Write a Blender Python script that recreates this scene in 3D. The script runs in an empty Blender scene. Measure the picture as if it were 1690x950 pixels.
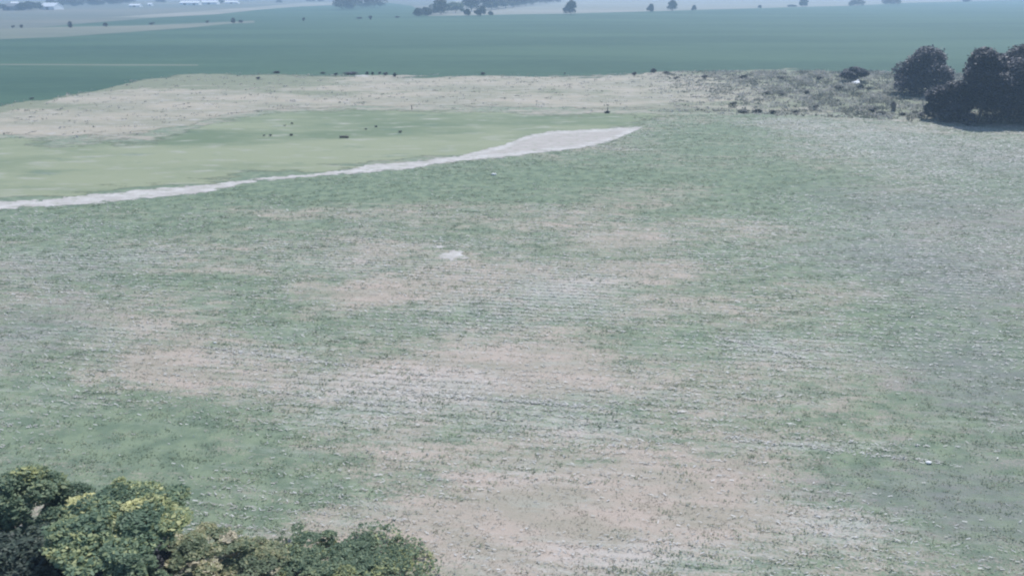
import bpy, math, random
import numpy as np
R = math.radians
SC = bpy.context.scene
COL = SC.collection
rng = np.random.default_rng(7)
random.seed(7)

# ------------------------------------------------------------------ camera, sky, sun, exposure
F = 1330.0; CX = 845.0; CY = 475.0; HOR = -22.0; CAMH = 25.0      # photo pixels / metres
PITCH = math.atan((CY - HOR) / F)
cam = bpy.data.cameras.new('camera'); camo = bpy.data.objects.new('camera', cam)
COL.objects.link(camo); SC.camera = camo
camo.location = (0, 0, CAMH); camo.rotation_euler = (math.pi / 2 - PITCH, 0, 0)
cam.sensor_width = 36; cam.lens = 36 * F / 1690; cam.clip_start = 0.5; cam.clip_end = 12000
SUN_EL, SUN_AZ = 52, 28            # azimuth clockwise from +Y (ahead)
world = bpy.data.worlds.new('World'); SC.world = world; world.use_nodes = True
wn = world.node_tree.nodes; wl = world.node_tree.links
bg = wn['Background']; sky = wn.new('ShaderNodeTexSky'); sky.sky_type = 'NISHITA'; sky.sun_disc = False
sky.sun_elevation = R(SUN_EL); sky.sun_rotation = R(SUN_AZ); sky.air_density = 1.0; sky.dust_density = 0.6; sky.ozone_density = 2.0
wl.new(sky.outputs[0], bg.inputs[0]); bg.inputs[1].default_value = 0.13
sun = bpy.data.lights.new('sun', 'SUN'); suno = bpy.data.objects.new('sun', sun); COL.objects.link(suno)
sun.energy = 3.4; sun.angle = R(0.5); sun.color = (1.0, 0.975, 0.94)
from mathutils import Vector
sd = Vector((math.sin(R(SUN_AZ)) * math.cos(R(SUN_EL)), math.cos(R(SUN_AZ)) * math.cos(R(SUN_EL)), math.sin(R(SUN_EL))))
suno.rotation_euler = sd.to_track_quat('Z', 'Y').to_euler(); suno.location = sd * 200
SC.view_settings.view_transform = 'Standard'; SC.view_settings.look = 'None'
SC.view_settings.exposure = 0.38; SC.view_settings.gamma = 1
SC.cycles.filter_width = 2.1
SC.cycles.max_bounces = 6; SC.cycles.volume_bounces = 1; SC.cycles.diffuse_bounces = 3
SC.cycles.transparent_max_bounces = 8

# ------------------------------------------------------------------ helpers
def P(px, py, z=0.0):
    """world point at height z that the photo shows at a pixel"""
    u = (px - CX) / F; v = -(py - CY) / F
    fy = math.cos(PITCH) + v * math.sin(PITCH); fz = -math.sin(PITCH) + v * math.cos(PITCH)
    t = (z - CAMH) / fz
    return (u * t, fy * t)
def mpp(px, py, z=0.0):
    """metres per photo pixel across, at that point"""
    x, y = P(px, py, z)
    d = y * math.cos(PITCH) + (CAMH - z) * math.sin(PITCH)
    return d / F
def tag(o, label=None, cat=None, group=None, kind=None):
    if label: o['label'] = label
    if cat: o['category'] = cat
    if group: o['group'] = group
    if kind: o['kind'] = kind
    return o
def link(name, me, mat=None, parent=None, loc=(0, 0, 0)):
    o = bpy.data.objects.new(name, me); COL.objects.link(o); o.location = loc
    if mat and not me.materials: me.materials.append(mat)
    if parent: o.parent = parent
    return o
def empty(name, loc, rz=0):
    o = bpy.data.objects.new(name, None); COL.objects.link(o); o.location = loc; o.rotation_euler = (0, 0, rz)
    o.empty_display_size = 0.5
    return o
def mesh_np(name, V, k, attrs=None, smooth=False):
    """V: (n*k,3) verts, faces of k consecutive verts each"""
    V = np.asarray(V, dtype=np.float32); n = len(V) // k
    me = bpy.data.meshes.new(name)
    me.vertices.add(len(V)); me.vertices.foreach_set('co', V.ravel())
    me.loops.add(n * k); me.loops.foreach_set('vertex_index', np.arange(n * k, dtype=np.int32))
    me.polygons.add(n)
    me.polygons.foreach_set('loop_start', np.arange(0, n * k, k, dtype=np.int32))
    try: me.polygons.foreach_set('loop_total', np.full(n, k, dtype=np.int32))
    except Exception: pass
    me.update(calc_edges=True)
    for a, arr in (attrs or {}).items():
        at = me.attributes.new(a, 'FLOAT', 'POINT'); at.data.foreach_set('value', np.asarray(arr, dtype=np.float32))
    return me
def mesh_py(name, V, Fc, smooth=False):
    me = bpy.data.meshes.new(name); me.from_pydata([tuple(map(float, v)) for v in V], [], Fc); me.update()
    if smooth:
        me.polygons.foreach_set('use_smooth', [True] * len(me.polygons))
    return me
class NT:
    def __init__(s, name):
        s.m = bpy.data.materials.new(name); s.m.use_nodes = True
        s.n = s.m.node_tree.nodes; s.l = s.m.node_tree.links
        s.b = s.n['Principled BSDF']; s.b.inputs['Roughness'].default_value = 0.9
        s.b.inputs['Specular IOR Level'].default_value = 0.15
        s.pos = s.n.new('ShaderNodeNewGeometry').outputs['Position']
    def mapv(s, v, scale=(1, 1, 1), rz=0):
        m = s.n.new('ShaderNodeMapping'); m.inputs['Scale'].default_value = scale; m.inputs['Rotation'].default_value = (0, 0, rz)
        s.l.new(v, m.inputs['Vector']); return m.outputs[0]
    def noise(s, v, scale, detail=4, rough=0.55, dist=0.0):
        t = s.n.new('ShaderNodeTexNoise'); t.inputs['Scale'].default_value = scale; t.inputs['Detail'].default_value = detail
        t.inputs['Roughness'].default_value = rough; t.inputs['Distortion'].default_value = dist
        s.l.new(v, t.inputs['Vector']); return t.outputs['Fac']
    def ramp(s, f, a, b, lo=0.0, hi=1.0):
        t = s.n.new('ShaderNodeMapRange'); t.interpolation_type = 'SMOOTHSTEP'
        t.inputs[1].default_value = a; t.inputs[2].default_value = b; t.inputs[3].default_value = lo; t.inputs[4].default_value = hi
        s.l.new(f, t.inputs[0]); return t.outputs[0]
    def math(s, op, a, b=None, c=None):
        t = s.n.new('ShaderNodeMath'); t.operation = op
        for i, x in enumerate((a, b, c)):
            if x is None: continue
            if isinstance(x, (int, float)): t.inputs[i].default_value = x
            else: s.l.new(x, t.inputs[i])
        return t.outputs[0]
    def mix(s, f, a, b):
        t = s.n.new('ShaderNodeMix'); t.data_type = 'RGBA'
        if isinstance(f, (int, float)): t.inputs[0].default_value = f
        else: s.l.new(f, t.inputs[0])
        for i, x in ((6, a), (7, b)):
            if isinstance(x, tuple): t.inputs[i].default_value = (*x, 1)
            else: s.l.new(x, t.inputs[i])
        return t.outputs[2]
    def attr(s, name):
        t = s.n.new('ShaderNodeAttribute'); t.attribute_name = name; return t.outputs['Fac']
    def ragged(s, amp, scale, stretch=0.5):
        # the sheet thins out into the ground below near its edges (edge = metres to the nearest long edge)
        n = s.noise(s.mapv(s.pos, (stretch, 1, 1)), scale, 6, 0.72)
        f = s.math('ADD', s.math('DIVIDE', s.attr('edge'), amp), s.math('MULTIPLY', s.math('SUBTRACT', n, 0.5), 2.6))
        f = s.ramp(f, 0.42, 0.62)
        tr = s.n.new('ShaderNodeBsdfTransparent'); mx = s.n.new('ShaderNodeMixShader')
        s.l.new(f, mx.inputs[0]); s.l.new(tr.outputs[0], mx.inputs[1]); s.l.new(s.b.outputs[0], mx.inputs[2])
        s.l.new(mx.outputs[0], s.n['Material Output'].inputs[0])
    def color(s, c):
        if isinstance(c, tuple): s.b.inputs['Base Color'].default_value = (*c, 1)
        else: s.l.new(c, s.b.inputs['Base Color'])
    def bump(s, h, strength=0.5, dist=0.1):
        t = s.n.new('ShaderNodeBump'); t.inputs['Strength'].default_value = strength; t.inputs['Distance'].default_value = dist
        s.l.new(h, t.inputs['Height']); s.l.new(t.outputs[0], s.b.inputs['Normal'])

ROW = math.atan(0.13)              # planting rows run almost across the view, down to the right
# ------------------------------------------------------------------ ground materials
GREEN = (0.115, 0.19, 0.125); TAN = (0.36, 0.315, 0.265); PALE = (0.54, 0.53, 0.51)
def mat_foreground():
    s = NT('foreground_field'); p = s.pos
    pr = s.mapv(p, (1, 1, 1), ROW)
    st = s.mapv(pr, (0.35, 1.0, 1.0))                       # stretched along the rows
    dry = s.attr('dry'); pale = s.attr('pale')
    sm = s.ramp(dry, -0.35, 0.3, 0.15, 1.0)
    n1 = s.noise(s.mapv(pr, (0.5, 1, 1)), 0.13, 6, 0.65, 0.6)
    n2 = s.noise(st, 1.1, 5, 0.65)
    n3 = s.noise(pr, 6.0, 4, 0.7)
    f = s.math('ADD', dry, s.math('MULTIPLY', s.math('SUBTRACT', n1, 0.5), 2.2))
    f = s.math('ADD', f, s.math('MULTIPLY', s.math('SUBTRACT', n2, 0.5), 2.2))
    f = s.math('ADD', f, s.math('MULTIPLY', s.math('SUBTRACT', n3, 0.5), 2.4))
    f = s.ramp(f, 0.02, 0.98)
    g = s.mix(s.ramp(s.noise(pr, 0.7, 4), 0.35, 0.65), (0.128, 0.175, 0.120), (0.195, 0.245, 0.160))
    t = s.mix(s.ramp(s.noise(st, 0.5, 4), 0.35, 0.65), (0.325, 0.292, 0.235), (0.425, 0.352, 0.298))
    c = s.mix(f, g, t)
    vig = s.ramp(s.math('ADD', s.attr('grey'), s.math('MULTIPLY', s.math('SUBTRACT', n2, 0.5), 1.4)), 0.1, 0.9, 0, 0.8)
    c = s.mix(vig, c, (0.185, 0.188, 0.185))  # side darkening of the lens, put into the ground colour as grey
    wisp = s.ramp(s.noise(s.mapv(pr, (0.22, 1, 1)), 0.9, 5, 0.7, 0.4), 0.52, 0.72)
    c = s.mix(s.math('MULTIPLY', wisp, s.math('MULTIPLY', sm, 0.45)), c, (0.38, 0.40, 0.35))
    # pale residue and bare streaks lying along the rows
    w = s.n.new('ShaderNodeTexWave'); w.wave_type = 'BANDS'; w.bands_direction = 'Y'
    w.inputs['Scale'].default_value = 0.314 / 0.76; w.inputs['Distortion'].default_value = 0.8; w.inputs['Detail'].default_value = 2
    w.inputs['Detail Scale'].default_value = 0.6
    s.l.new(pr, w.inputs['Vector'])
    k = s.noise(s.mapv(pr, (0.4, 1.4, 1)), 4.5, 3, 0.75)
    big = s.noise(s.mapv(pr, (0.6, 1, 1)), 0.25, 4, 0.6)
    q = s.math('ADD', s.math('MULTIPLY', w.outputs['Fac'], 0.10), k)
    q = s.math('ADD', q, s.math('MULTIPLY', pale, 0.22))
    q = s.math('ADD', q, s.math('MULTIPLY', s.math('SUBTRACT', big, 0.5), 0.35))
    q = s.ramp(q, 0.60, 0.92)
    c = s.mix(s.math('MULTIPLY', q, 0.42), c, PALE)
    fine = s.noise(pr, 11.0, 4, 0.8)
    c = s.mix(s.math('MULTIPLY', s.ramp(fine, 0.5, 0.7, 0, 0.4), sm), c, (0.36, 0.37, 0.31))
    c = s.mix(s.math('MULTIPLY', s.ramp(s.noise(pr, 14.0, 3, 0.8), 0.52, 0.7, 0, 0.4), sm), c, (0.12, 0.155, 0.115))
    d = s.ramp(s.noise(s.mapv(pr, (0.6, 1.2, 1)), 3.1, 3, 0.7), 0.56, 0.72)
    c = s.mix(s.math('MULTIPLY', d, s.math('MULTIPLY', sm, 0.3)), c, (0.13, 0.165, 0.135))
    s.color(c); s.bump(n3, 0.4, 0.06); return s.m
def mat_meadow():
    s = NT('meadow'); p = s.pos; lush = s.attr('lush')
    st = s.mapv(p, (0.4, 1, 1), R(-8))
    c = s.mix(s.ramp(s.math('SUBTRACT', s.noise(st, 0.06, 5, 0.6), s.math('MULTIPLY', lush, .25)), 0.30, 0.60), (0.145, 0.190, 0.115), (0.26, 0.285, 0.185))
    c = s.mix(s.ramp(s.noise(st, 0.4, 4), 0.52, 0.75), c, (0.33, 0.335, 0.275))
    c = s.mix(s.ramp(s.noise(st, 0.21, 5, 0.7), 0.56, 0.75), c, (0.12, 0.175, 0.125))
    s.color(c); s.bump(s.noise(p, 3, 3), 0.4, 0.1); s.ragged(12.0, 0.16, 0.3); return s.m
def mat_rough():
    s = NT('dry_grassland'); p = s.pos
    st = s.mapv(p, (0.45, 1, 1))
    c = s.mix(s.ramp(s.noise(st, 0.09, 5, 0.6), 0.35, 0.65), (0.27, 0.265, 0.20), (0.38, 0.34, 0.27))
    c = s.mix(s.ramp(s.noise(st, 0.5, 5, 0.7), 0.5, 0.7), c, (0.42, 0.40, 0.37))
    gx = s.math('MULTIPLY', s.attr('weedy'), 0.45)
    gx = s.math('ADD', gx, s.ramp(s.noise(s.mapv(p, (0.3, 1, 1)), 0.045, 4, 0.6), .45, .7, 0, .32))
    g = s.math('ADD', s.noise(s.mapv(p, (0.5, 1, 1)), 0.3, 5, 0.7), gx)
    c = s.mix(s.ramp(g, 0.6, 0.85), c, (0.21, 0.225, 0.155))
    s.color(c); s.bump(s.noise(p, 0.5, 5, 0.65), 0.5, 0.5); s.ragged(20.0, 0.11, 0.3); return s.m
def mat_crop(name, a, b, sc=0.02):
    s = NT(name); p = s.pos
    c = s.mix(s.ramp(s.noise(s.mapv(p, (0.25, 1, 1), R(5)), sc, 4, 0.55), 0.35, 0.65), a, b)
    c = s.mix(s.ramp(s.noise(s.mapv(p, (0.5, 1, 1)), sc * 12, 4, 0.6), 0.4, 0.8, 0, 0.25), c, tuple(x * 1.5 for x in b))
    s.color(c); s.bump(s.noise(p, 1.2, 3), 0.4, 0.15); return s.m
def mat_bare():
    s = NT('bare_ground'); p = s.pos
    st = s.mapv(p, (0.5, 1, 1))
    c = s.mix(s.ramp(s.noise(st, 0.7, 5, 0.7), 0.35, 0.62), (0.52, 0.50, 0.475), (0.40, 0.375, 0.35))
    inner = s.ramp(s.math('ADD', s.attr('edge'), s.math('MULTIPLY', s.noise(st, 0.4, 4, 0.7), 2.0)), 4.2, 6.0, 0, 0.6)
    c = s.mix(inner, c, (0.37, 0.335, 0.305))
    c = s.mix(s.ramp(s.noise(st, 1.3, 6, 0.75), 0.53, 0.64), c, (0.27, 0.29, 0.21))
    s.color(c); s.ragged(2.2, 0.8, 0.5); return s.m
M = {}
M['fg'] = mat_foreground(); M['meadow'] = mat_meadow(); M['rough'] = mat_rough(); M['bare'] = mat_bare()
M['crop'] = mat_crop('green_crop', (0.040, 0.088, 0.060), (0.062, 0.118, 0.076))
M['strip2'] = M['crop']
M['far'] = mat_crop('far_stubble', (0.12, 0.14, 0.12), (0.17, 0.17, 0.14), 0.006)
M['farpale'] = mat_crop('far_pale', (0.21, 0.215, 0.175), (0.27, 0.26, 0.22), 0.01)
M['fartan'] = mat_crop('far_tan', (0.14, 0.16, 0.125), (0.19, 0.195, 0.15), 0.01)

# ------------------------------------------------------------------ the ground and its fields
def struct(name, me, mat, z=0.0):
    o = link(name, me, mat, loc=(0, 0, z)); o['kind'] = 'structure'; return o
def grid(x0, x1, y0, y1, nx, ny):
    xs = np.linspace(x0, x1, nx); ys = np.linspace(y0, y1, ny)
    X, Y = np.meshgrid(xs, ys); V = np.stack([X.ravel(), Y.ravel(), np.zeros(X.size)], 1)
    i = np.arange((nx - 1) * (ny - 1)); r = i // (nx - 1); c = i % (nx - 1); a = r * nx + c
    Q = np.stack([a, a + 1, a + nx + 1, a + nx], 1).astype(np.int32)
    me = bpy.data.meshes.new('grid'); me.vertices.add(len(V)); me.vertices.foreach_set('co', V.astype(np.float32).ravel())
    me.loops.add(Q.size); me.loops.foreach_set('vertex_index', Q.ravel()); me.polygons.add(len(Q))
    me.polygons.foreach_set('loop_start', np.arange(0, Q.size, 4, dtype=np.int32)); me.update(calc_edges=True)
    return me, V
struct('ground', mesh_py('ground', [(-4000, -1200, 0), (4000, -1200, 0), (4000, 4500, 0), (-4000, 4500, 0)], [(0, 1, 2, 3)]), M['far'])

# patches of dry and of pale vegetation, each a real ellipse on the ground: (px, py, rx, ry, amount)
DRY = [(270,595,70,28,.8),(210,530,130,16,.35),(620,482,65,24,.75),(860,605,260,34,.45),(930,640,160,22,.3),(900,850,260,60,.8),(1080,830,260,60,.55),
       (1040,318,120,22,.65),(1250,255,100,30,.35),(1090,392,130,16,.5),(1100,450,70,18,.5),(760,350,260,22,.45),(1400,485,110,18,.4),
       (820,462,120,20,.5),(850,910,220,45,.6),(1290,860,150,50,.4),(590,400,120,16,.2),(700,620,200,30,.3),(330,640,120,14,.25),(1210,780,160,24,.4),
       (1000,740,200,30,.3),(500,350,120,10,.3),(920,370,120,14,.35)]
DRY += [(800,560,400,100,.16),(880,740,320,60,.2),(500,320,1000,52,-.75),(1180,235,150,38,-.5),(960,290,150,26,-.45),(230,720,330,60,-.6),(380,820,220,60,-.4),(1180,400,90,18,-.3),(430,500,110,36,-.5),
        (700,520,160,14,-.25),(1100,560,130,50,-.6),(1450,530,170,70,-.25),(1530,820,230,110,-.5),(770,715,60,26,-.4),(640,545,180,20,-.3),(1300,440,130,30,-.3),
        (100,380,260,14,-.5),(1620,600,130,150,-.3),(60,600,110,70,-.4),(1660,560,120,320,-.4),(1560,260,200,60,-.25),(760,395,60,18,-.3),(1280,700,120,22,-.3),(200,460,200,16,-.3)]  # the tall right-border ellipse darkens the field in place of lens vignette
PAL = [(680,655,200,36,1.0),(640,620,200,22,.5),(950,472,90,26,1.0),(830,515,220,50,.6),(1250,572,60,26,1.0),(1410,600,150,45,.6),(930,700,150,36,.9),(1050,920,280,36,.9),
       (1380,865,120,46,.9),(160,425,200,20,.6),(1470,250,260,45,.45),(1430,400,190,60,.35),(600,440,140,24,.5),(420,590,160,16,.6),(1380,735,200,9,1.3),
       (800,400,120,10,.3),(140,545,140,18,.6),(820,780,160,36,.4),(1320,210,140,14,.3),(1560,300,170,40,.5),(560,700,140,24,.6),(1150,650,180,24,.4)]
PAL += [(600,300,1000,40,-1.4),(960,280,160,30,-1.2),(1180,230,120,34,-1.2),(230,760,280,80,-.5),(1600,760,180,160,-.5),(1000,840,160,34,-.4),(620,482,65,20,-.6),(270,595,60,24,-.6)]
def field_value(tab, x, y, base):
    v = np.full(len(x), base, dtype=np.float64)
    for px, py, rx, ry, a in tab:
        cx, cy = P(px, py); m = mpp(px, py)
        y1 = P(px, py - ry)[1]; y0 = P(px, py + ry)[1]; r2 = (y1 - y0) / 2; cy = (y0 + y1) / 2
        v += a * np.exp(-(((x - cx) / (rx * m)) ** 2 + ((y - cy) / r2) ** 2))
    return v
me, V = grid(-200, 200, 8, 208, 534, 334)
VIGNETTE = [(1660,270,230,50,.5),(1660,370,230,60,.5),(1640,480,220,80,.6),(1640,650,210,110,.6),(1620,850,200,100,.6),(1400,330,160,40,.3),(1400,420,160,40,.3),(20,560,150,90,.5),(60,440,180,30,.4),(1330,800,150,40,.3)]  # lens vignette at the field's sides, painted in as greyer ground
for nm, tab, base in (('dry', DRY, 0.42), ('pale', PAL, 0.15), ('grey', VIGNETTE, 0.0)):
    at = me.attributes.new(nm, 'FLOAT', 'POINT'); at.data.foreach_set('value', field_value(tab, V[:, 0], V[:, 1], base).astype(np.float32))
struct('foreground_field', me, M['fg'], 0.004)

LUSH = [(640,205,420,24,.45),(280,225,260,9,.5),(60,290,110,14,.5),(150,255,200,10,-.3),(500,250,420,16,-.6),(30,320,100,10,-.3)]
def frac_line(pts, step, amp, seed):
    """densified polyline on the ground through photo pixels, with a ragged edge"""
    r = np.random.default_rng(seed)
    W = np.array([P(*p) for p in pts]); out = []
    for a, b in zip(W[:-1], W[1:]):
        n = max(2, int(np.hypot(*(b - a)) / step)); t = np.linspace(0, 1, n, endpoint=False)[:, None]
        out.append(a + (b - a) * t)
    out.append(W[-1:]); L = np.concatenate(out); n = len(L)
    j = np.zeros(n)
    for o, w in ((2, .45), (5, .3), (14, .3), (60, .4)):
        k = max(2, n // max(1, 60 // o)); kn = r.normal(0, 1, k + 2)
        j += w * np.interp(np.linspace(0, k, n), np.arange(k + 2), kn)
    L[:, 1] += j * amp * np.sin(np.linspace(0, 1, n) * math.pi).clip(0, .3) / .3
    return L
def band(name, top, bot, mat, z, step=1.2, amp=.5, seed=1, attr=None, ny=1, grow=0.0):
    """sheet between two ragged lines given in photo pixels (left to right)"""
    T = frac_line(top, step, amp, seed); B = frac_line(bot, step, amp, seed + 50)
    n = 600; tt = np.linspace(0, 1, n)
    def rs(L):
        s = np.linspace(0, 1, len(L)); x0 = L[0, 0]; x1 = L[-1, 0]
        xs = L[:, 0]; q = x0 + (x1 - x0) * tt
        return np.stack([q, np.interp(q, xs, L[:, 1])], 1)
    T = rs(T); B = rs(B); V = []; Fc = []
    T[:, 1] += grow; B[:, 1] -= grow
    ny = max(ny, 12); E = []
    for k in range(ny + 1):
        for i in range(n):
            p = B[i] + (T[i] - B[i]) * k / ny; V.append((p[0], p[1], 0)); E.append(max(0.0, T[i][1] - B[i][1]) * min(k, ny - k) / ny)
    for k in range(ny):
        for i in range(n - 1):
            a = k * n + i; Fc.append((a, a + 1, a + n + 1, a + n))
    me = mesh_py(name, V, Fc)
    at = me.attributes.new('edge', 'FLOAT', 'POINT'); at.data.foreach_set('value', E)
    if attr:
        at = me.attributes.new(attr[0], 'FLOAT', 'POINT'); at.data.foreach_set('value', [float(attr[1](*v[:2])) for v in V])
    return struct(name, me, mat, z)
# far crop field: its bounds are long straight lines
def poly(name, pts, mat, z):
    W = [P(*p) for p in pts]; return struct(name, mesh_py(name, [(x, y, 0) for x, y in W], [tuple(range(len(W)))]), mat, z)
poly('crop_field', [(-900, 235), (-350, 228), (0, 200), (200, 168), (500, 150), (1700, 165), (2500, 170), (2500, 10), (1690, 0), (1500, 5), (1400, 10), (1280, 13), (1073, 19), (940, 23), (860, 24), (706, 27),
                    (680, 10), (640, 5), (600, 6), (550, 9), (498, 11), (420, 17), (420, 38), (373, 40), (311, 46), (214, 53), (104, 61), (0, 65), (-300, 80), (-900, 110)], M['crop'], 0.008)
poly('far_field', [(706, 27), (860, 24), (940, 23), (1073, 19), (1280, 13), (1400, 10), (1500, 5), (1690, 0), (2300, -3), (2300, -8), (900, -8), (760, -3)], M['farpale'], 0.012)
poly('field_margin', [(-300, 80), (0, 65), (104, 61), (214, 53), (311, 46), (373, 40), (420, 37), (420, 35), (311, 39.5), (214, 43), (97, 45), (0, 48), (-300, 56)], M['fartan'], 0.012)
poly('far_crop_strip', [(60, 46), (97, 44.5), (214, 42.6), (311, 39), (420, 34.6), (420, 17.5), (360, 24), (250, 30), (150, 38)], M['strip2'], 0.012)
poly('stubble_strip', [(250, 29.5), (360, 23.5), (420, 17), (498, 10.7), (550, 8.5), (640, 4.6), (640, 2), (500, 5), (420, 12), (330, 19), (180, 29)], M['farpale'], 0.016)
poly('gravel_track', [(-300, 105.6), (60, 106.2), (180, 106.7), (327, 107.0), (327, 108.4), (190, 108.3), (80, 107.5), (-300, 107.2)], M['fartan'], 0.012)

RT = [(-350,215),(0,172),(60,160),(150,150),(190,137),(260,127),(330,121),(450,120),(560,123),(700,122.5),(860,122.5),(1000,122),(1080,119),(1130,116),(1220,118),(1300,112),(1400,114),(1480,119),(1600,122),(1690,124),(2100,130)]
RB = [(-350,250),(0,226),(60,232),(205,232),(280,216),(358,194),(444,184),(560,178),(700,180),(830,183),(1000,185),(1200,189),(1300,191),(1420,195),(1560,203),(1690,205),(2100,215)]
_rt = np.array([P(*p) for p in RT])
def weedy(x, y):
    v = min(1, max(0, (x - 30) / 50)) * 0.75
    top = float(np.interp(x, _rt[:, 0], _rt[:, 1])) - y
    e = min(1, max(0, (-35 - x) / 30)) * min(1, max(0, (x + 190) / 40))
    return v + e * 1.0 * min(1, max(0, (44 - top) / 16))
band('dry_grassland', RT, RB, M['rough'], 0.016, 1.0, 2.2, 3, ('weedy', weedy), 12, 5.0)
MT = [(-350,250),(0,226),(60,232),(205,232),(280,216),(358,194),(444,184),(560,178),(700,180),(830,183),(1000,185),(1180,189)]
MB = [(-350,380),(0,342),(130,334),(330,314),(500,290),(680,274),(830,256),(950,243),(1000,233),(1060,211),(1110,197),(1180,191)]
band('meadow', MT, MB, M['meadow'], 0.018, 0.8, 1.3, 9, ('lush', lambda x, y: field_value(LUSH, np.array([x]), np.array([y]), 00.0)[0]), 12, 3.0)
ST = [(-350,366),(0,333),(60,330),(150,320),(330,306),(430,293.5),(500,288.5),(560,281),(620,270.5),(680,266.5),(760,256),(830,239),(870,224),(910,216),(1000,212.5),(1062,209)]
SB = [(-350,386),(0,346),(130,338),(330,320),(430,300),(500,293),(600,286),(680,278.5),(760,266),(830,260),(950,246),(1000,235),(1040,220),(1062,209.6)]
band('bare_strip', ST, SB, M['bare'], 0.022, 0.5, 0.5, 21, None, 12, 1.0)

def blob(name, px, py, rx, ry, mat, z, seed, label=None):
    r = random.Random(seed); cx, cy = P(px, py); m = mpp(px, py); ryw = (P(px, py - ry)[1] - P(px, py + ry)[1]) / 2
    V = []; n = 40
    ph = [r.uniform(0, 6.28) for _ in range(6)]
    for i in range(n):
        a = i / n * 2 * math.pi; k = 1 + sum(.16 * math.sin((j + 2) * a + ph[j]) for j in range(5)) + r.uniform(-.12, .12)
        V.append((cx + rx * m * k * math.cos(a), cy + ryw * k * math.sin(a), 0))
    me = mesh_py(name, V + [(cx, cy, 0)], [(i, (i + 1) % n, n) for i in range(n)])
    at = me.attributes.new('edge', 'FLOAT', 'POINT'); at.data.foreach_set('value', [1.3] * n + [5.0])
    return struct(name, me, mat, z)
blob('bare_patch', 748, 421, 18, 8, M['bare'], 0.010, 3)
blob('bare_patch', 726, 407, 7, 2.2, M['bare'], 0.010, 4)
blob('bare_patch', 598, 125.3, 12, 1.3, M['bare'], 0.024, 5)

# ------------------------------------------------------------------ plant materials
def mat_leaf(name, cols, trans=0.25):
    """cols: list of (position of tint, colour)"""
    s = NT(name); t = s.attr('tint')
    r = s.n.new('ShaderNodeValToRGB'); s.l.new(t, r.inputs[0]); e = r.color_ramp.elements
    e[0].position, e[0].color = cols[0][0], (*cols[0][1], 1); e[1].position, e[1].color = cols[-1][0], (*cols[-1][1], 1)
    for p_, c_ in cols[1:-1]:
        q = e.new(p_); q.color = (*c_, 1)
    s.color(r.outputs[0]); s.b.inputs['Roughness'].default_value = 0.6; s.b.inputs['Specular IOR Level'].default_value = 0.3
    if trans:
        tr = s.n.new('ShaderNodeBsdfTranslucent'); s.l.new(r.outputs[0], tr.inputs[0])
        mx = s.n.new('ShaderNodeMixShader'); mx.inputs[0].default_value = trans
        s.l.new(s.b.outputs[0], mx.inputs[1]); s.l.new(tr.outputs[0], mx.inputs[2])
        s.l.new(mx.outputs[0], s.n['Material Output'].inputs[0])
    return s.m
M['leaf_green'] = mat_leaf('leaf_green', [(0, (.06, .10, .06)), (.6, (.16, .225, .14)), (.85, (.27, .32, .18)), (1, (.42, .44, .20))], .35)
M['leaf_yellow'] = mat_leaf('leaf_yellow_green', [(0, (.08, .13, .08)), (.5, (.19, .27, .17)), (.75, (.36, .40, .19)), (1, (.66, .64, .32))], .35)
M['leaf_tan'] = mat_leaf('leaf_tan', [(0, (.10, .13, .08)), (.45, (.20, .25, .15)), (.7, (.38, .37, .20)), (1, (.62, .56, .42))], .35)
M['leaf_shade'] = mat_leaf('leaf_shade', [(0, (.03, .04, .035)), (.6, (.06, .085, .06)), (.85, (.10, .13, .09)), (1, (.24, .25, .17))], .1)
M['leaf_grey'] = mat_leaf('leaf_grey', [(0, (.06, .07, .06)), (.6, (.12, .13, .11)), (1, (.26, .26, .24))], .2)
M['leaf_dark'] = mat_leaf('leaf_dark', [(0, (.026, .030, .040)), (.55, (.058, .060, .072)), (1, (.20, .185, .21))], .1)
M['leaf_far'] = mat_leaf('leaf_far', [(0, (.04, .06, .045)), (.7, (.08, .105, .07)), (1, (.14, .16, .10))], .12)
M['blade_green'] = mat_leaf('blade_green', [(0, (.16, .205, .135)), (.6, (.24, .29, .19)), (1, (.42, .45, .31))], .5)
M['blade_dry'] = mat_leaf('blade_dry', [(0, (.27, .245, .18)), (.6, (.40, .36, .29)), (1, (.56, .53, .46))], .45)
M['straw'] = mat_leaf('straw', [(0, (.33, .32, .28)), (.6, (.43, .42, .385)), (1, (.62, .61, .585))], 0)
M['blade_rough'] = mat_leaf('blade_rough', [(0, (.13, .14, .115)), (.35, (.20, .205, .165)), (.6, (.32, .31, .27)), (1, (.46, .44, .40))], .4)
def mat_bark():
    s = NT('bark'); c = s.mix(s.noise(s.mapv(s.pos, (6, 6, 1)), 2.0, 4), (.10, .085, .07), (.20, .175, .15)); s.color(c)
    return s.m
M['bark'] = mat_bark()

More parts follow.
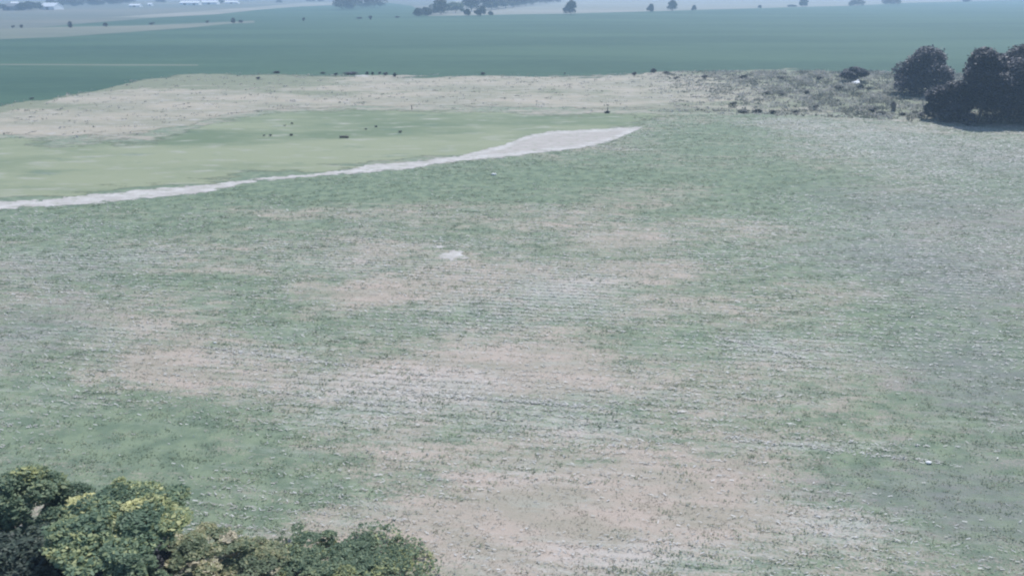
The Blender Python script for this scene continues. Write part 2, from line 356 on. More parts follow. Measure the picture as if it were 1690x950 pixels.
# ------------------------------------------------------------------ plants
def rand_unit(n, r):
    v = r.normal(0, 1, (n, 3)); return v / np.linalg.norm(v, axis=1)[:, None]
def leaf_quads(C, size, r, upbias=1.0, asp=0.6):
    n = len(C); nrm = rand_unit(n, r); nrm[:, 2] = np.abs(nrm[:, 2]) + upbias; nrm /= np.linalg.norm(nrm, axis=1)[:, None]
    a = np.cross(nrm, rand_unit(n, r)); a /= np.linalg.norm(a, axis=1)[:, None] + 1e-9; b = np.cross(nrm, a)
    s = (size * r.uniform(.45, 1.0, n) ** 1.5 * 1.9)[:, None]
    return np.stack([C - a * s * .5, C + b * s * asp * .5, C + a * s * .5 + nrm * s * .12, C - b * s * asp * .5], 1).reshape(-1, 3)
def crown_mesh(w, d, z0, h, n, leaf, lobes, seed, yel=0.0, edge=.36, tmean=.45, dome=False, squash=1.0):
    """leaves set round many small lobes inside an uneven crown; origin at the foot"""
    r = np.random.default_rng(seed); rx, ry, rz = w / 2, d / 2, (h - z0) / 2
    L = rand_unit(lobes, r) * (r.uniform(0.35, .78, lobes) ** .6)[:, None]
    L[:, 2] = np.where(L[:, 2] < -.5, L[:, 2] * .7, L[:, 2])
    if dome:      # wide at the foot, uneven shoulders
        zz = r.uniform(-.85, .85, lobes); an = r.uniform(0, 2 * math.pi, lobes); rr = r.uniform(.35, .85, lobes) ** .6
        wd = np.sqrt(1 - (np.clip(zz + .15, 0, 1)) ** 2) * (1 + .2 * np.sin(an * 3 + seed) + .12 * np.sin(an * 5 + 2 * seed)) * np.where(zz > 0, 1 - .35 * zz, 1 + .1 * r.random(lobes))
        L = np.stack([np.cos(an) * wd * rr, np.sin(an) * wd * rr, zz], 1)
    lr = r.uniform(.3, 1.45, lobes) * edge
    lt = r.normal(0, .13, lobes) + np.where(r.random(lobes) < yel, .35, 0)
    k = r.choice(lobes, n, p=lr ** 2 / (lr ** 2).sum())
    u = rand_unit(n, r); u[:, 2] = np.abs(u[:, 2]) * np.where(r.random(n) < .8, 1, -1)
    rad = r.uniform(.55, 1.05, n) ** .5 * np.where(r.random(n) < .12, r.uniform(1, 1.22, n), 1)
    C = L[k] + u * (lr[k] * rad)[:, None]
    C[:, 2] = C[:, 2].clip(-1.02, 1.3)
    tint = (tmean + lt[k] + r.normal(0, .13, n)).clip(0, 1)
    W = np.stack([C[:, 0] * rx, C[:, 1] * ry, z0 + rz + C[:, 2] * rz], 1)
    W[:, 2] = W[:, 2].clip(0.05)
    return mesh_np('crown', leaf_quads(W, leaf, r), 4, {'tint': np.repeat(tint, 4)})
def tube(V, Fc, a, b, ra, rb, k=6):
    a = Vector(a); b = Vector(b); d = (b - a).normalized(); s = d.orthogonal().normalized(); t = d.cross(s); o = len(V)
    for p, r_ in ((a, ra), (b, rb)):
        for i in range(k):
            an = i / k * 2 * math.pi; V.append(p + s * math.cos(an) * r_ + t * math.sin(an) * r_)
    for i in range(k):
        j = (i + 1) % k; Fc.append((o + i, o + j, o + k + j, o + k + i))
    Fc.append(tuple(o + k + i for i in range(k)))
def trunk_mesh(h, w, z0, r0, seed, limbs=7):
    r = random.Random(seed); V = []; Fc = []; top = (r.uniform(-.1, .1) * w, r.uniform(-.1, .1) * w, h * .72)
    mid = (top[0] * .4 + r.uniform(-.04, .04) * w, top[1] * .4, h * .38)
    tube(V, Fc, (0, 0, 0), mid, r0, r0 * .72, 8); tube(V, Fc, mid, top, r0 * .72, r0 * .2, 8)
    for i in range(limbs):
        t = r.uniform(.15, .95); s = Vector(mid).lerp(Vector(top), t) if i % 2 else Vector((0, 0, h * .12)).lerp(Vector(mid), t)
        a = i * 2.4 + r.uniform(-.4, .4); e = Vector((math.cos(a) * w * .34, math.sin(a) * w * .34, min(h * .85, s.z + h * r.uniform(.18, .4))))
        m_ = s.lerp(e, .5) + Vector((0, 0, h * .03)); tube(V, Fc, s, m_, r0 * .4, r0 * .25, 5); tube(V, Fc, m_, e, r0 * .25, r0 * .06, 5)
    return mesh_py('trunk', V, Fc, True)
def tree(name, label, cat, x, y, w, h, z0=None, d=None, n=3000, leaf=.3, lobes=26, mat='leaf_green', seed=1, group=None, yel=0, r0=None, tmean=.45, edge=.36, dome=False):
    z0 = h * .12 if z0 is None else z0
    t = empty(name, (x, y, 0.0)); tag(t, label, cat, group)
    link('crown', crown_mesh(w, d or w, z0, h, n, leaf, lobes, seed, yel, edge, tmean, dome), M[mat], t)
    link('trunk', trunk_mesh(h * .92, w, z0, r0 or h * .022 + .03, seed), M['bark'], t)
    return t
def T(name, label, cat, px0, px1, ptop, pbase, **k):
    """tree whose foot the photo shows at row pbase, between columns px0 and px1, reaching up to row ptop"""
    px = (px0 + px1) / 2; x, y = P(px, pbase); m = mpp(px, pbase)
    # height from the top pixel at the same distance
    v = -(ptop - CY) / F; h = CAMH + y * (-math.sin(PITCH) + v * math.cos(PITCH)) / (math.cos(PITCH) + v * math.sin(PITCH))
    return tree(name, label, cat, x, y, (px1 - px0) * m * .92, h, **k)

# right edge: the big dark trees
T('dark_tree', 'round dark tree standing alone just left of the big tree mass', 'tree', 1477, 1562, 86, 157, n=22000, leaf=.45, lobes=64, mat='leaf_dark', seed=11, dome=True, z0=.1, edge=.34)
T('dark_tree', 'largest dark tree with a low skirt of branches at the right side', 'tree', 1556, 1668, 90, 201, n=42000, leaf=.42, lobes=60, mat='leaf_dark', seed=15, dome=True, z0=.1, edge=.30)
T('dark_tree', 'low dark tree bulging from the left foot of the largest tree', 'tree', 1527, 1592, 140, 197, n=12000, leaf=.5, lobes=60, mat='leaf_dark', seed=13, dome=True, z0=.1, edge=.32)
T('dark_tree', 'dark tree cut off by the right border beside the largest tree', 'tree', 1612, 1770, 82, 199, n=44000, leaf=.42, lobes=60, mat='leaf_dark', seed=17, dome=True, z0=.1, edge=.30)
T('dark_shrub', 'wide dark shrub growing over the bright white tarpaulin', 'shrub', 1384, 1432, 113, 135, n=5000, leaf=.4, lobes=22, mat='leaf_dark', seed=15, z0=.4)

# bottom left: crowns close below the camera; the pixel is the crown's top
def near(name, label, cat, px, ptop, wpx, h, **k):
    x, y = P(px, ptop, h); m = mpp(px, ptop, h); return tree(name, label, cat, x, y - .25 * wpx * m, wpx * m, h, **k)
near('roadside_tree', 'green tree with a yellow tuft at the left border above the dark crowns', 'tree', 50, 758, 190, 4.6, n=26000, leaf=.17, lobes=120, mat='leaf_green', tmean=.55, seed=21, dome=True, yel=.14, z0=.5, edge=.2)
near('roadside_tree', 'grey green tree with yellow branch tips behind the dark gap', 'tree', 218, 803, 235, 4.6, n=24000, leaf=.16, lobes=130, mat='leaf_yellow', seed=22, yel=.11, z0=3.2, edge=.20, tmean=.5)
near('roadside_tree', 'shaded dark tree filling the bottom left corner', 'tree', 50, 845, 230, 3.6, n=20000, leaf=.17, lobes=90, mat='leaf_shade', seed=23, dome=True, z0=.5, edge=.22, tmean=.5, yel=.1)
near('roadside_tree', 'green crown at the bottom border in front of the dark gap', 'tree', 225, 905, 130, 4.3, n=16000, leaf=.16, lobes=80, mat='leaf_green', seed=24, dome=True, z0=.5, edge=.22, tmean=.6)
near('low_bush', 'added dark bush deepening the shaded gap between the leafy crowns', 'bush', 205, 872, 190, 1.9, n=9000, leaf=.16, lobes=60, mat='leaf_dark', seed=30, dome=True, z0=.05, edge=.2, tmean=.3)  # bush added so its dark leaves stand in for shade in the gap
near('dry_shrub', 'shrub mixed of tan and yellow leaves right of the dark gap', 'shrub', 340, 862, 190, 1.9, n=11000, leaf=.15, lobes=90, mat='leaf_tan', seed=25, dome=True, yel=.3, z0=.1, edge=.13)
near('dry_shrub', 'low tan shrub at the bottom border between the green bushes', 'shrub', 425, 890, 190, 1.1, n=8000, leaf=.13, lobes=90, mat='leaf_tan', seed=26, dome=True, yel=.25, z0=.05, edge=.13)
near('low_bush', 'low green bush at the bottom border beside the tan shrubs', 'bush', 540, 888, 230, 1.1, n=12000, leaf=.14, lobes=90, mat='leaf_green', seed=27, dome=True, yel=.1, z0=.05, edge=.14, tmean=.6)
near('low_bush', 'low green bush nearest the bare ground at the bottom border', 'bush', 630, 893, 190, .7, n=8000, leaf=.13, lobes=100, mat='leaf_green', seed=28, dome=True, yel=.08, z0=.05, edge=.26, tmean=.6)
near('low_bush', 'small bush with yellow tips set above the row of bottom bushes', 'bush', 205, 783, 60, 1.6, n=2500, leaf=.14, lobes=16, mat='leaf_yellow', seed=29, dome=True, yel=.5, z0=.05, edge=.3)

# single dark shrubs and weed clumps, by kind; one mesh of each is shared by its copies
small_protos = [crown_mesh(1, 1, 0.0, 1, 420, .20, 12, 300 + i, 0, .42, .4) for i in range(4)]
def small(name, label, cat, px, py, wpx, hpx, mat, group, i):
    me = small_protos[i % 4].copy() if False else small_protos[i % 4]
    key = 'small%d_%s' % (i % 4, mat)
    if key not in bpy.data.meshes:
        c = me.copy(); c.name = key; c.materials.append(M[mat])
    me = bpy.data.meshes[key]; x, y = P(px, py); m = mpp(px, py)
    o = link(name, me, None, loc=(x, y, 0.02)); o.scale = (wpx * m, max(wpx * m * .8, .4), hpx * m); o.rotation_euler = (0, 0, 0)
    tag(o, label, cat, group); return o
ORD = ['first', 'second', 'third', 'fourth', 'fifth', 'sixth', 'seventh', 'eighth', 'ninth', 'tenth', 'eleventh', 'twelfth', 'thirteenth', 'fourteenth',
       'fifteenth', 'sixteenth', 'seventeenth', 'eighteenth', 'nineteenth', 'twentieth']
SP = 'small dark shrubs along the edge of the green crop field'
EDGE = [(53,164,8,3),(427,131,7,4),(455,121,12,3),(533,122,9,3),(554.5,126,7,6),(581,122.5,23,3.5),(605,123,6,4),(615,124,5,5),(626.6,123.5,6,5),(637,124.5,8,5),(650.6,127,6,6),
        (797,123.5,8,4),(932,123,4,3),(1047,125,7,6),(1077,120,10,6),(1099,122,10,4),(1115,132,9,5),(1163,130,9,6)]
for i, (px, py, w, h) in enumerate(EDGE):
    small('field_shrub', '%s small dark shrub from the left along the crop field edge' % ORD[i], 'shrub', px, py, w, h, 'leaf_dark', SP, i)
MD = [(436,225,6,4,'left of a pair of dark clumps at the left in the meadow'),(447,225,6,5,'right of a pair of dark clumps at the left in the meadow'),(480,224,8,4,'flat dark clump right of the meadow pair'),
      (482,205,6,4,'dark clump farthest back in the left meadow group'),(470,208,6,2.5,'faint flat clump just left of the farthest meadow clump'),
      (661,219,8,5,'dark clump standing alone at the right in the meadow'),(620,210,6,3.5,'right of two faint clumps near the middle of the meadow'),(604,214,6,3,'left of two faint clumps near the middle of the meadow')]
for i, (px, py, w, h, lb) in enumerate(MD):
    small('weed_clump', lb, 'weed clump', px, py, w * .75, h * .7, 'leaf_grey', 'dark weed clumps in the pale meadow', i)
RG = [(1210,174,16,7),(1228,186,18,6),(1248,186,16,6),(1275,188,10,7),(1265,156,14,6),(1290,158,12,6),(1312,187,12,5),(1331,157,9,8),(1346,180,12,8),(1385,148,14,8),(1418,147,13,8),(1433,150,8,6),
      (1440,187,18,11),(1455,189,12,7),(1488,191,10,5),(1510,188,12,5),(1382,168,8,4),(1290,130,14,5),(1225,130,14,6),(1352,132,12,6)]
order = sorted(range(len(RG)), key=lambda i: RG[i][0]); rank = {k: j for j, k in enumerate(order)}
for i, (px, py, w, h) in enumerate(RG):
    small('scrub_bush', '%s grey scrub bush from the left in the weedy ground beside the dark trees' % ORD[rank[i]], 'bush', px, py, w, h * .9, 'leaf_grey', 'grey scrub bushes in the weedy ground', i)
# fallen log, posts, stump, stones, tarpaulin
def log_at():
    x, y = P(568, 228); V = []; Fc = []
    pts = [(-.78, 0, .22), (-.3, .05, .25), (.25, -.02, .24), (.8, .06, .2)]
    for a, b in zip(pts[:-1], pts[1:]): tube(V, Fc, a, b, .2, .18, 9)
    tube(V, Fc, (.3, 0, .3), (.42, .1, .6), .06, .03, 6)
    Fc.append(tuple(reversed(range(9))))
    o = link('fallen_log', mesh_py('log', V, Fc, True), M['bark'], loc=(x, y, 0)); tag(o, 'short dark fallen log lying crosswise in the meadow', 'log')
log_at()
def post(px, py, hpx, label, lean):
    x, y = P(px, py); h = hpx * mpp(px, py); V = []; Fc = []
    tube(V, Fc, (0, 0, 0), (lean, 0, h), .10, .08, 8)
    tag(link('wooden_post', mesh_py('post', V, Fc), M['bark'], loc=(x, y, .01)), label, 'post', 'weathered posts at the far side of the meadow')
post(1002.5, 186, 9, 'weathered post in a dark weed clump at the right side of the meadow', .05)
post(680, 181, 7, 'lone weathered post without weeds at the far side of the meadow', -.04)
small('weed_clump', 'dark weed clump round the foot of the post', 'weed clump', 1001, 187, 9, 3.5, 'leaf_dark', 'dark weed clumps in the pale meadow', 2)
def stump():
    x, y = P(1474, 184); V = []; Fc = []
    tube(V, Fc, (0, 0, 0), (.02, 0, .5), .55, .42, 12); tube(V, Fc, (.02, 0, .5), (-.05, 0, 1.5), .42, .5, 12)
    tube(V, Fc, (-.2, 0, 1.0), (-.85, .1, 1.5), .2, .13, 8); tube(V, Fc, (.2, 0, 1.1), (.5, .1, 1.7), .2, .1, 8)
    t = empty('tree_stump', (x, y, 0)); tag(t, 'thick dark tree stump with stubs in front of the dark trees', 'tree stump')
    link('stem', mesh_py('stem', V, Fc, True), M['bark'], t)
    link('regrowth', crown_mesh(1.5, 1.2, .7, 1.9, 400, .2, 10, 77, 0, .4), M['leaf_dark'], t)
stump()
s = NT('white_stone'); s.color(s.mix(s.noise(s.pos, 6, 4), (.68, .67, .64), (.82, .81, .79))); M['stone'] = s.m
s = NT('white_tarpaulin'); s.color((.85, .86, .87)); s.b.inputs['Roughness'].default_value = .5; M['tarp'] = s.m
def rock(px, py, w, label, seed):
    import bmesh
    r = random.Random(seed); bm = bmesh.new(); bmesh.ops.create_icosphere(bm, subdivisions=2, radius=.5)
    for v in bm.verts:
        v.co *= r.uniform(.8, 1.12); v.co.z *= .55
    me = bpy.data.meshes.new('stone'); bm.to_mesh(me); bm.free(); x, y = P(px, py); m = mpp(px, py)
    o = link('stone', me, M['stone'], loc=(x, y, w * m * .16)); o.scale = (w * m, w * m * .7, w * m * .8)
    tag(o, label, 'stone', 'pale stones lying in the near field')
rock(815, 289, 9, 'small pale stone in the green band below the bare strip', 3)
rock(1532, 764, 11, 'small white stone near the end of the pale residue line', 4)
rock(355, 566, 6, 'small white stone left of the dry tan patch, in the near field', 5)
def tarp():
    x, y = P(1411, 138.5); V = []; Fc = []; r = random.Random(5); nx, ny = 14, 8
    for j in range(ny):
        for i in range(nx):
            u = i / (nx - 1); v = j / (ny - 1)
            V.append(((u - .5) * 2.1 + .1 * math.sin(v * 5), (v - .5) * 1.4, .08 + .85 * (u ** 2) * (.3 + .7 * v) + .10 * math.sin(u * 9 + v * 4) + r.uniform(-.03, .03) + .25 * v))
    for j in range(ny - 1):
        for i in range(nx - 1): a = j * nx + i; Fc.append((a, a + 1, a + nx + 1, a + nx))
    me = mesh_py('tarp', V, Fc, True); o = link('tarpaulin', me, M['tarp'], loc=(x, y, 0))
    so = o.modifiers.new('thickness', 'SOLIDIFY'); so.thickness = .02
    tag(o, 'bright white crumpled tarpaulin under the wide dark shrub', 'tarpaulin')
tarp()

# ------------------------------------------------------------------ far trees
FT = {'dome': True, 'n': 3500, 'leaf': 1.2, 'lobes': 34, 'mat': 'leaf_far'}
G1 = 'trees of the clump beyond the crop field'
for i, (a, b, t, y) in enumerate([(549, 582, -4, 16), (566, 596, -8, 14.5), (584, 614, -10, 13.5), (602, 634, -6, 12.5)]):
    T('field_tree', '%s tree from the left in the dense clump at the top border' % ORD[i], 'tree', a, b, t, y, seed=40 + i, group=G1, **FT)
G2 = 'trees standing on the pale strip beyond the crop field'
for i, (a, b, t, y, lb) in enumerate([(683, 698, 15, 27, 'small left tree of the low pair left of the round tree'), (694, 712, 13, 26.5, 'small right tree of the low pair left of the round tree'),
        (711, 744, 2, 24.5, 'round blue green tree left of the light green tree'), (736, 768, 4, 21.5, 'light green tree between two darker round trees'),
        (764, 792, -6, 19, 'dark round tree at the near end of the receding row'), (766, 776, 16, 27, 'small bush standing at the foot of the light green tree'),
        (785, 803, 12, 26.5, 'slanting small tree in front of the receding row'), (806, 813, 20, 25, 'tiny bush alone in front of the receding row')]):
    T('field_tree', lb, 'tree', a, b, t, y, seed=50 + i, group=G2, **{**FT, 'mat': 'leaf_green' if i in (3,) else 'leaf_far'})
for i in range(12):
    u = i / 11; px = 800 + 125 * u; yb = 17.5 - 13.5 * u
    T('row_tree', '%s tree from the near end of the row receding to the top border' % ORD[i], 'tree', px - 14 + 4 * u, px + 14 - 4 * u, yb - 23 + 7 * u, yb, seed=60 + i, group='trees of the receding row', **FT)
SG = 'single trees along the far edge of the crop field'
for i, (a, b, t, y, lb) in enumerate([(933, 952, 2, 24, 'spiky tree with a wide foot right of the receding row'), (1069, 1078, 8, 20, 'small tree left of the leaning tree at the far field edge'),
        (1101, 1118, 2.5, 18.5, 'leaning tree with a lopsided top at the far field edge'), (1142, 1148, 10, 17.5, 'tiny tree right of the leaning tree'), (1251, 1256, 9.5, 13.5, 'tiniest lone bush along the far field edge'),
        (1300, 1313, 8.5, 11.5, 'flat bush left of the pale tree at the far field edge'), (1318, 1332, -2, 12, 'pale tree right of the flat bush at the far field edge'), (1404, 1426, -1, 10.5, 'broad dark tree at the far field edge toward the right'),
        (1460, 1486, -3, 8.5, 'dark tree trailing to the right beside the broad dark tree'), (1588, 1600, -3, 4, 'farthest right tree along the far field edge')]):
    T('field_tree', lb, 'tree', a, b, t, y, seed=80 + i, group=SG, **FT)
DG = 'small bushes dotted in the far fields'
for i, (a, b, t, y, lb) in enumerate([(19, 25, 42, 47, 'leftmost dark bush on the tan margin'), (33.5, 39.5, 41, 46.5, 'second dark bush from the left on the tan margin'), (111, 119, 37, 46, 'dark bush at the left tip of the far green strip'),
        (170, 179, 38, 44.5, 'dark bush below the far green strip, left of the twin bush'), (246, 256, 37, 42, 'flat twin bush below the far green strip'), (340, 346, 34, 38, 'faint bush near the right end of the tan margin'),
        (380, 388, 31, 38.5, 'dark left bush of the pair in the crop field'), (393, 402, 33.5, 38, 'flat right bush of the pair in the crop field'), (499, 504, 29, 37, 'lone tiny bush between the pair and the far clump'),
        (609, 615, 26, 33, 'dark dot bush below the far clump'), (586, 597, 29, 31.5, 'flat weed patch left of the dark dot bush'), (651, 660, 27, 30, 'flat weed patch right of the dark dot bush')]):
    x, y2 = P((a + b) / 2, y); m = mpp((a + b) / 2, y)
    small('field_bush', lb, 'bush', (a + b) / 2, y, b - a, y - t, 'leaf_dark', DG, i)
# left farmstead trees
LG = 'farmstead trees at the top left'
for i, (a, b, t, y) in enumerate([(-20, 4, 3, 18), (30, 50, 5, 17.5), (42, 62, 3, 17), (54, 70, 5, 16.5)]):
    T('farm_tree', '%s dark tree from the left beside the pale roofed sheds' % ORD[i], 'tree', a, b, t, y, seed=100 + i, group=LG, **FT)
for i in range(14):
    px = 84 + i * 10; yb = 11 + 1.5 * math.sin(i * 1.9) - i * .35
    T('farm_tree', '%s hazy tree from the left in the line behind the farm sheds' % ORD[i], 'tree', px - 9, px + 9, yb - 11 + 2 * math.sin(i * 2.7), yb, seed=120 + i, group='hazy trees behind the farm sheds', **{**FT, 'n': 2500})
for i, (a, b, t, y) in enumerate([(258, 272, -2, 5), (326, 333, 1, 8), (360, 370, 0, 6), (395, 420, -6, 1.5), (455, 465, 0, 5), (505, 520, -4, 3), (524, 534, -3, 3)]):
    T('farm_tree', '%s small hazy tree from the left near the long white sheds' % ORD[i], 'tree', a, b, t, y, seed=150 + i, group='hazy trees near the white sheds', **{**FT, 'n': 2000})

# ------------------------------------------------------------------ farm sheds
s = NT('white_metal'); s.color(s.mix(s.noise(s.pos, .6, 3), (.82, .83, .84), (.72, .74, .76))); s.b.inputs['Roughness'].default_value = .45; M['white'] = s.m
s = NT('grey_roof'); s.color(s.mix(s.noise(s.pos, .6, 3), (.16, .17, .18), (.24, .25, .26))); M['grey'] = s.m
s = NT('dark_door'); s.color((.10, .10, .11)); M['door'] = s.m
def shed(name, label, px0, px1, ptop, pbase, wall='white', roof='white', depth=12, rz=0, group=None, gable_right=False, roofshare=.45):
    px = (px0 + px1) / 2; x, y = P(px, pbase); m = mpp(px, pbase); w = (px1 - px0) * m; H = (pbase - ptop) * m * 1.02
    hw = H * (1 - roofshare); t = empty(name, (x, y, 0), rz); tag(t, label, 'shed', group)
    if gable_right: w, depth = w, depth
    a, d = w / 2, depth
    V = [(-a, 0, 0), (a, 0, 0), (a, d, 0), (-a, d, 0), (-a, 0, hw), (a, 0, hw), (a, d, hw), (-a, d, hw), (-a, d / 2, H), (a, d / 2, H)]
    Fc = [(0, 1, 5, 4), (2, 3, 7, 6), (1, 2, 6, 9, 5), (3, 0, 4, 8, 7)]
    link('wall', mesh_py('wall', V, Fc), M[wall], t)
    e = .5; th = .18; V = []; Fc = []
    sl = (H - hw) / (d / 2)
    for sgn, y0, yr in ((1, -e, d / 2), (-1, d + e, d / 2)):
        o = len(V); z0 = hw - e * sl + .03; zr = H + .03
        V += [(-a - e, y0, z0), (a + e, y0, z0), (a + e, yr, zr), (-a - e, yr, zr), (-a - e, y0, z0 + th), (a + e, y0, z0 + th), (a + e, yr, zr + th), (-a - e, yr, zr + th)]
        Fc += [tuple(o + i for i in f) for f in ((0, 1, 2, 3), (7, 6, 5, 4), (0, 4, 5, 1), (1, 5, 6, 2), (3, 7, 4, 0))]
    link('roof', mesh_py('roof', V, Fc), M[roof], t)
    dw = min(4.0, w * .25)
    for k in ((0,) if w < 25 else (-1, 1)):
        c = k * w * .25; link('door', mesh_py('door', [(c - dw / 2, -.04, .02), (c + dw / 2, -.04, .02), (c + dw / 2, -.04, hw * .8), (c - dw / 2, -.04, hw * .8)], [(0, 1, 2, 3)]), M['door'], t)
    return t
shed('farm_shed', 'dark walled barn with a grey roof at the left border', 3, 25, 7, 17.8, 'grey', 'grey', depth=16, rz=R(-12), group='farm sheds', roofshare=.4)
shed('farm_shed', 'white gabled shed peeping out behind the dark barn', 19, 29, 4, 12, 'white', 'white', depth=14, rz=R(20), group='farm sheds')
shed('farm_shed', 'large white shed right of the dark farm trees', 66, 91, 6.2, 16.5, 'white', 'white', depth=16, rz=R(-10), group='farm sheds', roofshare=.5)
shed('farm_shed', 'short white shed alone, first of the far small sheds', 213, 230, 7.6, 11.8, group='farm sheds', depth=10)
shed('farm_shed', 'smallest white shed, second of the far small sheds', 244, 250, 5.8, 9.8, group='farm sheds', depth=7)
shed('farm_shed', 'longest white shed with a tree at its right end', 297, 328, 2.6, 8.8, group='farm sheds', depth=14)
shed('farm_shed', 'white shed joining the longest one on the right of the tree', 331, 358, 2.0, 7.6, group='farm sheds', depth=14)
shed('farm_shed', 'rightmost white shed of the far farm', 371, 392, 2.4, 6.4, group='farm sheds', depth=12)

# ------------------------------------------------------------------ ground vegetation that nobody could count
def scatter(n, y0, y1, pw, r, margin=1.08):
    """points on the seen ground, denser near the camera: density ~ 1 / y**pw"""
    u = r.random(n); e = 2 - pw
    y = (y0 ** e + u * (y1 ** e - y0 ** e)) ** (1 / e) if abs(e) > 1e-6 else y0 * (y1 / y0) ** u
    hw = (y * math.cos(PITCH) + CAMH * math.sin(PITCH)) * (845 / F) * margin
    return (r.random(n) * 2 - 1) * hw, y
def in_line(px, py, x):   # y of a photo-pixel polyline at world x
    W = np.array([P(*p) for p in zip(px, py)]); return np.interp(x, W[:, 0], W[:, 1])
SBx, SBy = zip(*SB); MBx, MBy = zip(*MB); RBx, RBy = zip(*RB); RTx, RTy = zip(*RT)
def fg_limit(x): return np.where(x < P(1060, 210)[0], in_line(SBx, SBy, x), in_line(RBx, RBy, x)) - .3
def fbm(x, y, seed, scale):
    r = np.random.default_rng(seed); v = np.zeros(len(x)); a = 1
    for o in range(4):
        for k in range(5):
            th = r.uniform(0, 6.28); f = (2 ** o) / scale * r.uniform(.7, 1.4); v += a * .35 * np.sin(2 * math.pi * f * (x * .5 * math.cos(th) + y * math.sin(th)) + r.uniform(0, 6.28))
        a *= .6
    return v
def off_bare(x, y):
    k = np.ones(len(x), bool)
    for px, py, rx in ((748, 421, 18), (726, 407, 7)):
        cx, cy = P(px, py); m = mpp(px, py); k &= ((x - cx) / (rx * m)) ** 2 + ((y - cy) / (rx * m * 1.15)) ** 2 > 1
    return k
def snap_rows(x, y, r, j):
    c, s_ = math.cos(ROW), math.sin(ROW); v = y * c + x * s_; u = x * c - y * s_
    v = np.round(v / .76) * .76 + r.normal(0, j, len(x))
    return u * c + v * s_, v * c - u * s_
def blades(name, x, y, h, w, k, tint, mat, r, spread=.12, lean=.45, z=.004):
    n = len(x); X = np.repeat(x, k) + r.normal(0, spread, n * k); Y = np.repeat(y, k) + r.normal(0, spread, n * k)
    H = np.repeat(h, k) * r.uniform(.6, 1.2, n * k); W = np.repeat(w, k) * r.uniform(.6, 1.3, n * k); a = r.uniform(0, 2 * math.pi, n * k); l = r.normal(0, lean, (n * k, 2)) * H[:, None]
    dx = np.cos(a) * W / 2; dy = np.sin(a) * W / 2
    Vv = np.stack([np.stack([X - dx, Y - dy, np.full(n * k, z)], 1), np.stack([X + dx, Y + dy, np.full(n * k, z)], 1), np.stack([X + l[:, 0], Y + l[:, 1], H], 1)], 1).reshape(-1, 3)
    t = (np.repeat(tint, k) + r.normal(0, .12, n * k)).clip(0, 1)
    return link(name, mesh_np(name, Vv, 3, {'tint': np.repeat(t, 3)}), M[mat])
r = np.random.default_rng(5)
# green weeds
x, y = scatter(125000, 26, 170, 1.0, r); x, y = snap_rows(x, y, r, .17)
dry = field_value(DRY, x, y, .42) + .5 * fbm(x, y, 3, 9); ok = off_bare(x, y) & (y < fg_limit(x)) & (r.random(len(x)) < (np.where(dry < -.02, .16, 1.0 - dry) * .95 * (1 - .4 * field_value(VIGNETTE, x, y, 0).clip(0, 1)) + .5 * fbm(x, y, 77, 2.6)).clip(.04, 1)); x, y = x[ok], y[ok]
k = 4; n = len(x); tn = np.repeat(.45 + .25 * fbm(x, y, 8, 5), k) + r.normal(0, .15, n * k); hh = np.repeat(r.uniform(.01, .06, n), k)
C = np.stack([np.repeat(x, k) + r.normal(0, .13, n * k), np.repeat(y, k) + r.normal(0, .13, n * k), .03 + hh * r.uniform(.3, 1, n * k)], 1)
o = link('green_weeds', mesh_np('weeds', leaf_quads(C, .045 + .0009 * np.repeat(y, k), r, 3.0, .55), 4, {'tint': np.repeat(tn.clip(0, 1), 4)}), M['blade_green'])
tag(o, 'short green weeds growing in rows over the near field', 'weeds', kind='stuff')
# dry grass
x, y = scatter(80000, 26, 170, 1.0, r)
dry = field_value(DRY, x, y, .42) + .5 * fbm(x, y, 3, 9); ok = off_bare(x, y) & (y < fg_limit(x)) & (r.random(len(x)) < (dry * .9).clip(.05, .9)); x, y = x[ok], y[ok]
o = blades('dry_grass', x, y, r.uniform(.03, .09, len(x)), r.uniform(.03, .06, len(x)), 4, .6 + .2 * fbm(x, y, 18, 4), 'blade_dry', r, .12, 1.4)
tag(o, 'dry tan grass standing over the near field', 'grass', kind='stuff')
# straw residue lying along the rows
x, y = scatter(210000, 26, 165, 0.7, r); x, y = snap_rows(x, y, r, .12)
pal = field_value(PAL, x, y, .15) + .35 * fbm(x, y, 31, 12); ok = off_bare(x, y) & (y < fg_limit(x)) & (r.random(len(x)) < (.22 + .65 * pal).clip(.015, 1)); x, y = x[ok], y[ok]; n = len(x)
for (ax, ay), (bx, by), m_ in (((1190, 720), (1582, 768), 230), ((335, 573), (590, 606), 260), ((590, 640), (960, 672), 300), ((840, 655), (1010, 676), 120), ((430, 646), (640, 668), 160), ((1180, 556), (1330, 592), 160)):
    A = np.array(P(ax, ay)); B_ = np.array(P(bx, by)); t = r.random(m_)[:, None] ** .9; Q = A + (B_ - A) * t + r.normal(0, .13, (m_, 2)); x = np.append(x, Q[:, 0]); y = np.append(y, Q[:, 1])
n = len(x); a = -ROW + r.normal(0, .45, n); L = r.uniform(.06, .30, n) * (.5 + y / 95); W = r.uniform(.02, .055, n) * (.5 + y / 70); z = r.uniform(.02, .10, n)
ux, uy = np.cos(a) * L / 2, np.sin(a) * L / 2; vx, vy = -np.sin(a) * W / 2, np.cos(a) * W / 2; dz = r.normal(0, .03, n)
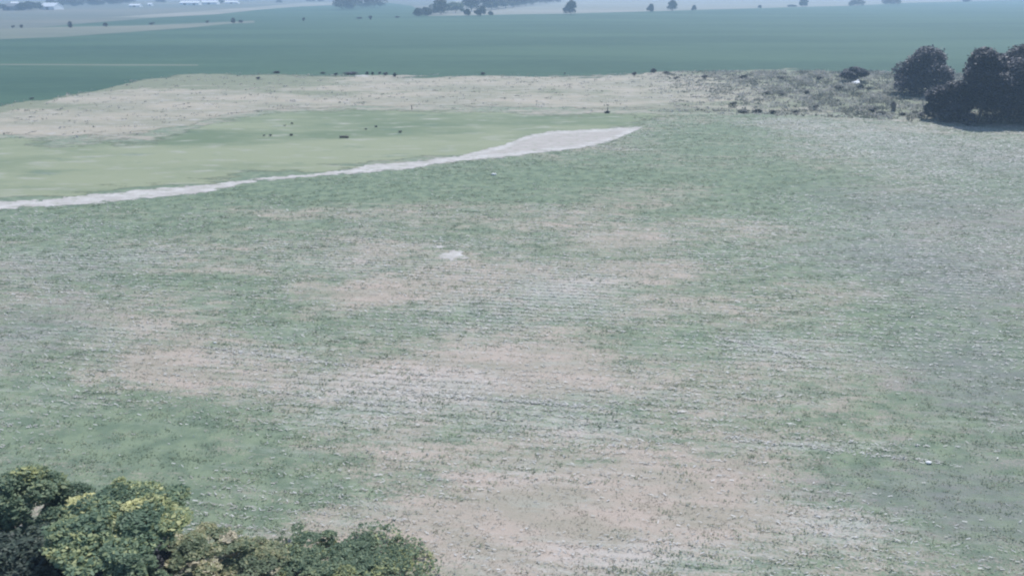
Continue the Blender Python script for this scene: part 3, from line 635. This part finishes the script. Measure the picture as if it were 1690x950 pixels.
Vv = np.stack([np.stack([x - ux - vx, y - uy - vy, z - dz], 1), np.stack([x + ux - vx, y + uy - vy, z + dz], 1), np.stack([x + ux + vx, y + uy + vy, z + dz + .01], 1), np.stack([x - ux + vx, y - uy + vy, z - dz + .01], 1)], 1).reshape(-1, 3)
o = link('straw_residue', mesh_np('straw', Vv, 4, {'tint': np.repeat(r.random(n), 4)}), M['straw']); tag(o, 'pale straw residue strewn along the rows of the near field', 'straw', kind='stuff')
# rough grass and weeds of the dry strip
x, y = scatter(60000, 140, 262, 0.0, r); weed = ((x - 30) / 45).clip(0, 1)
lo = in_line(RBx, RBy, x); hi = in_line(RTx, RTy, x); ok = (y > lo) & (y < hi - .5) & (r.random(len(x)) < .08 + .92 * weed); x, y = x[ok], y[ok]; weed = weed[ok]
q = fbm(x, y, 41, 9); ok = r.random(len(x)) < (.55 + .5 * q).clip(.1, 1); x, y, weed, q = x[ok], y[ok], weed[ok], q[ok]
o = blades('rough_grass', x, y, r.uniform(.12, .4, len(x)) * (1 + 1.2 * weed), r.uniform(.2, .5, len(x)), 4, .82 - .34 * weed + .42 * fbm(x, y, 51, 7), 'blade_rough', r, .4, 1.0, .018)
tag(o, 'rough grass and grey weeds covering the dry strip before the crop field', 'rough grass', kind='stuff')

# ------------------------------------------------------------------ haze
V = [(x, y, z) for z in (-1.0, 27.5) for x, y in ((-4050, -1250), (4050, -1250), (4050, 4550), (-4050, 4550))]
me = mesh_py('haze', V, [(3, 2, 1, 0), (4, 5, 6, 7), (0, 1, 5, 4), (1, 2, 6, 5), (2, 3, 7, 6), (3, 0, 4, 7)])
hm = bpy.data.materials.new('haze'); hm.use_nodes = True; nn = hm.node_tree.nodes; nn.clear()
out = nn.new('ShaderNodeOutputMaterial'); pv = nn.new('ShaderNodeVolumePrincipled'); pv.inputs['Density'].default_value = 0.00048
pv.inputs['Color'].default_value = (.52, .73, .98, 1); pv.inputs['Anisotropy'].default_value = 0.2
hm.node_tree.links.new(pv.outputs[0], out.inputs['Volume'])
o = link('haze', me, hm); tag(o, 'pale blue haze filling the air over the fields', 'haze', kind='stuff')
